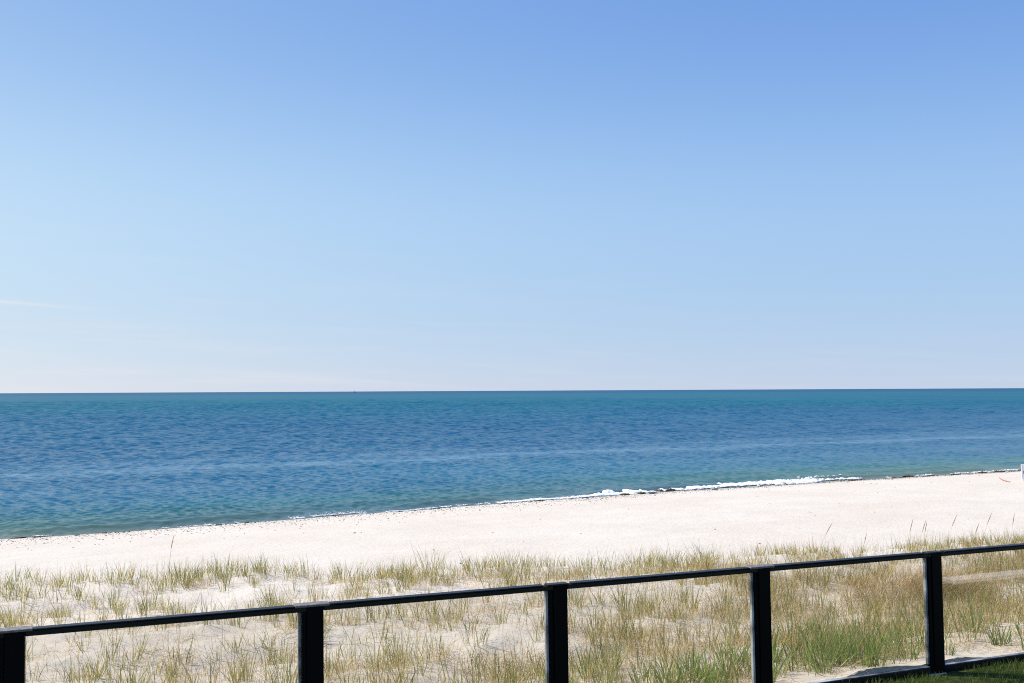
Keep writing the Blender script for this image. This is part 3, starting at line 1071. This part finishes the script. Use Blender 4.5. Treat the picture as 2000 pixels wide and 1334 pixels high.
def scatter(name, n, f, size, mat, label, seed):
    r = np.random.default_rng(seed)
    U, Vv = f(r, n)
    z = ground_z(U, Vv)
    X, Y = W(U, Vv)
    s = size[0] * (size[1] / size[0]) ** r.uniform(0, 1, n) ** 2
    O = np.array([[1, 0, 0], [0, 1, 0], [-1, 0, 0], [0, -1, 0], [0, 0, .55], [0, 0, -.3]], float)
    T = np.array([[0, 1, 4], [1, 2, 4], [2, 3, 4], [3, 0, 4], [1, 0, 5], [2, 1, 5], [3, 2, 5], [0, 3, 5]])
    ang = r.uniform(0, 6.28, n)
    st = r.uniform(.6, 1.8, (n, 1)); jit = 1 + r.normal(0, .18, (n, 6, 3))
    B = O[None] * jit * s[:, None, None]
    B[:, :, 0] *= st
    c, sn = np.cos(ang)[:, None], np.sin(ang)[:, None]
    Bx, By = B[:, :, 0] * c - B[:, :, 1] * sn, B[:, :, 0] * sn + B[:, :, 1] * c
    V_ = np.stack([Bx + X[:, None], By + Y[:, None], B[:, :, 2] + z[:, None] + s[:, None] * .15], -1).reshape(-1, 3)
    Tt = (T[None] + (np.arange(n) * 6)[:, None, None]).reshape(-1, 3)
    o = np_mesh(name, V_, None, Tt, mat)
    tag(o, label, kind='stuff')


def wrack(r, n):
    u = r.uniform(-20, 80, n)
    keep = r.uniform(0, 1, n) < .15 + 1.1 * vnoise(u / .7, u * 0 + 2, 71) ** 2
    u = np.where(keep, u, r.uniform(28, 60, n))
    return u, shore_v(u) - .45 - .3 * sstep(10, 40, u) + r.normal(0, .10, n) + .25 * (vnoise(u / 2, u * 0, 73) - .5)


def shingle(r, n):
    u = r.uniform(-12, 45, n)
    return u, shore_v(u) - .5 - np.abs(r.normal(0, 1.0, n)) * (1.9 - 1.2 * sstep(10, 30, u))


def litter(r, n):
    u = r.uniform(-6, 60, n)
    return u, r.uniform(19, 37, n)


scatter('wrack_line', 1500, wrack, (.012, .06), M['weed'], 'thin dark line of weed scraps left by the tide along the water', 1)
scatter('shingle', 6500, shingle, (.008, .032), M['pebble'], 'small dark pebbles sprinkled over the wet end of the beach', 2)
scatter('beach_litter', 300, litter, (.010, .035), M['pebble'], 'sparse dark bits of shell and driftwood on the open sand', 3)

# thin bent reed lying on the sand at the far right
pts = []
for (u, v) in [(37.9, 34.25), (36.9, 33.3), (35.8, 32.15), (35.2, 31.4), (34.8, 30.85)]:
    x, y = W(u, v); pts.append((x, y, float(ground_z(u, v)) + .035))
V_, F_ = tube(pts, [.006, .014, .018, .018, .010], 6)
c0 = Vector(pts[2])
o = mesh_obj('bent_reed', [Vector(p) - c0 for p in V_], F_, M['reed'], None, True)
o.location = c0
tag(o, 'thin curved orange brown reed lying on the beach at the right', 'reed')

# white board at the right edge of the photo
root = bpy.data.objects.new('sign_board', None); C.objects.link(root)
bx, by = 22.0, 42.6
uu, vv = UV(bx, by)
root.location = (bx, by, float(ground_z(uu, vv)))
tag(root, 'white board with a grey mark standing on the beach at the right edge', 'sign')
Boxes().box(-.36, .36, -.02, .02, .05, .69, .012).build('panel', M['board'], root)
Boxes().box(-.28, .28, -.026, -.0205, .28, .42, .002).build('mark', M['mark'], root)
for s in (-.3, .26):
    Boxes().box(s, s + .04, .021, .06, -.15, .62, .006).build('leg', M['board'], root)

# small boat far out on the horizon
root = bpy.data.objects.new('fishing_boat', None); C.objects.link(root)
root.location = (-790, 5000, SEA_Z)
tag(root, 'tiny dark boat with a mast far out on the horizon', 'boat')
hv, hf = [], []
for i, s in enumerate(np.linspace(-1, 1, 9)):
    w = 1.7 * (1 - max(0, s) ** 2.2) + .05
    zt = 1.5 + 1.0 * max(0, s) ** 2
    for (a, zz) in ((-w, zt), (-w * .7, -.4), (w * .7, -.4), (w, zt)):
        hv.append((s * 6.5, a, zz))
for i in range(8):
    for k in range(4):
        hf.append([i * 4 + k, i * 4 + (k + 1) % 4, (i + 1) * 4 + (k + 1) % 4, (i + 1) * 4 + k])
hf += [[3, 2, 1, 0], [32, 33, 34, 35]]
mesh_obj('hull', hv, hf, M['hull'], root)
Boxes().box(-3.2, .2, -1.1, 1.1, 1.45, 4.0, .1).build('cabin', M['hull'], root)
V_, F_ = tube([(-.6, 0, 1.2), (-.6, 0, 12.5)], [.55, .38], 8)
mesh_obj('mast', V_, F_, M['hull'], root)
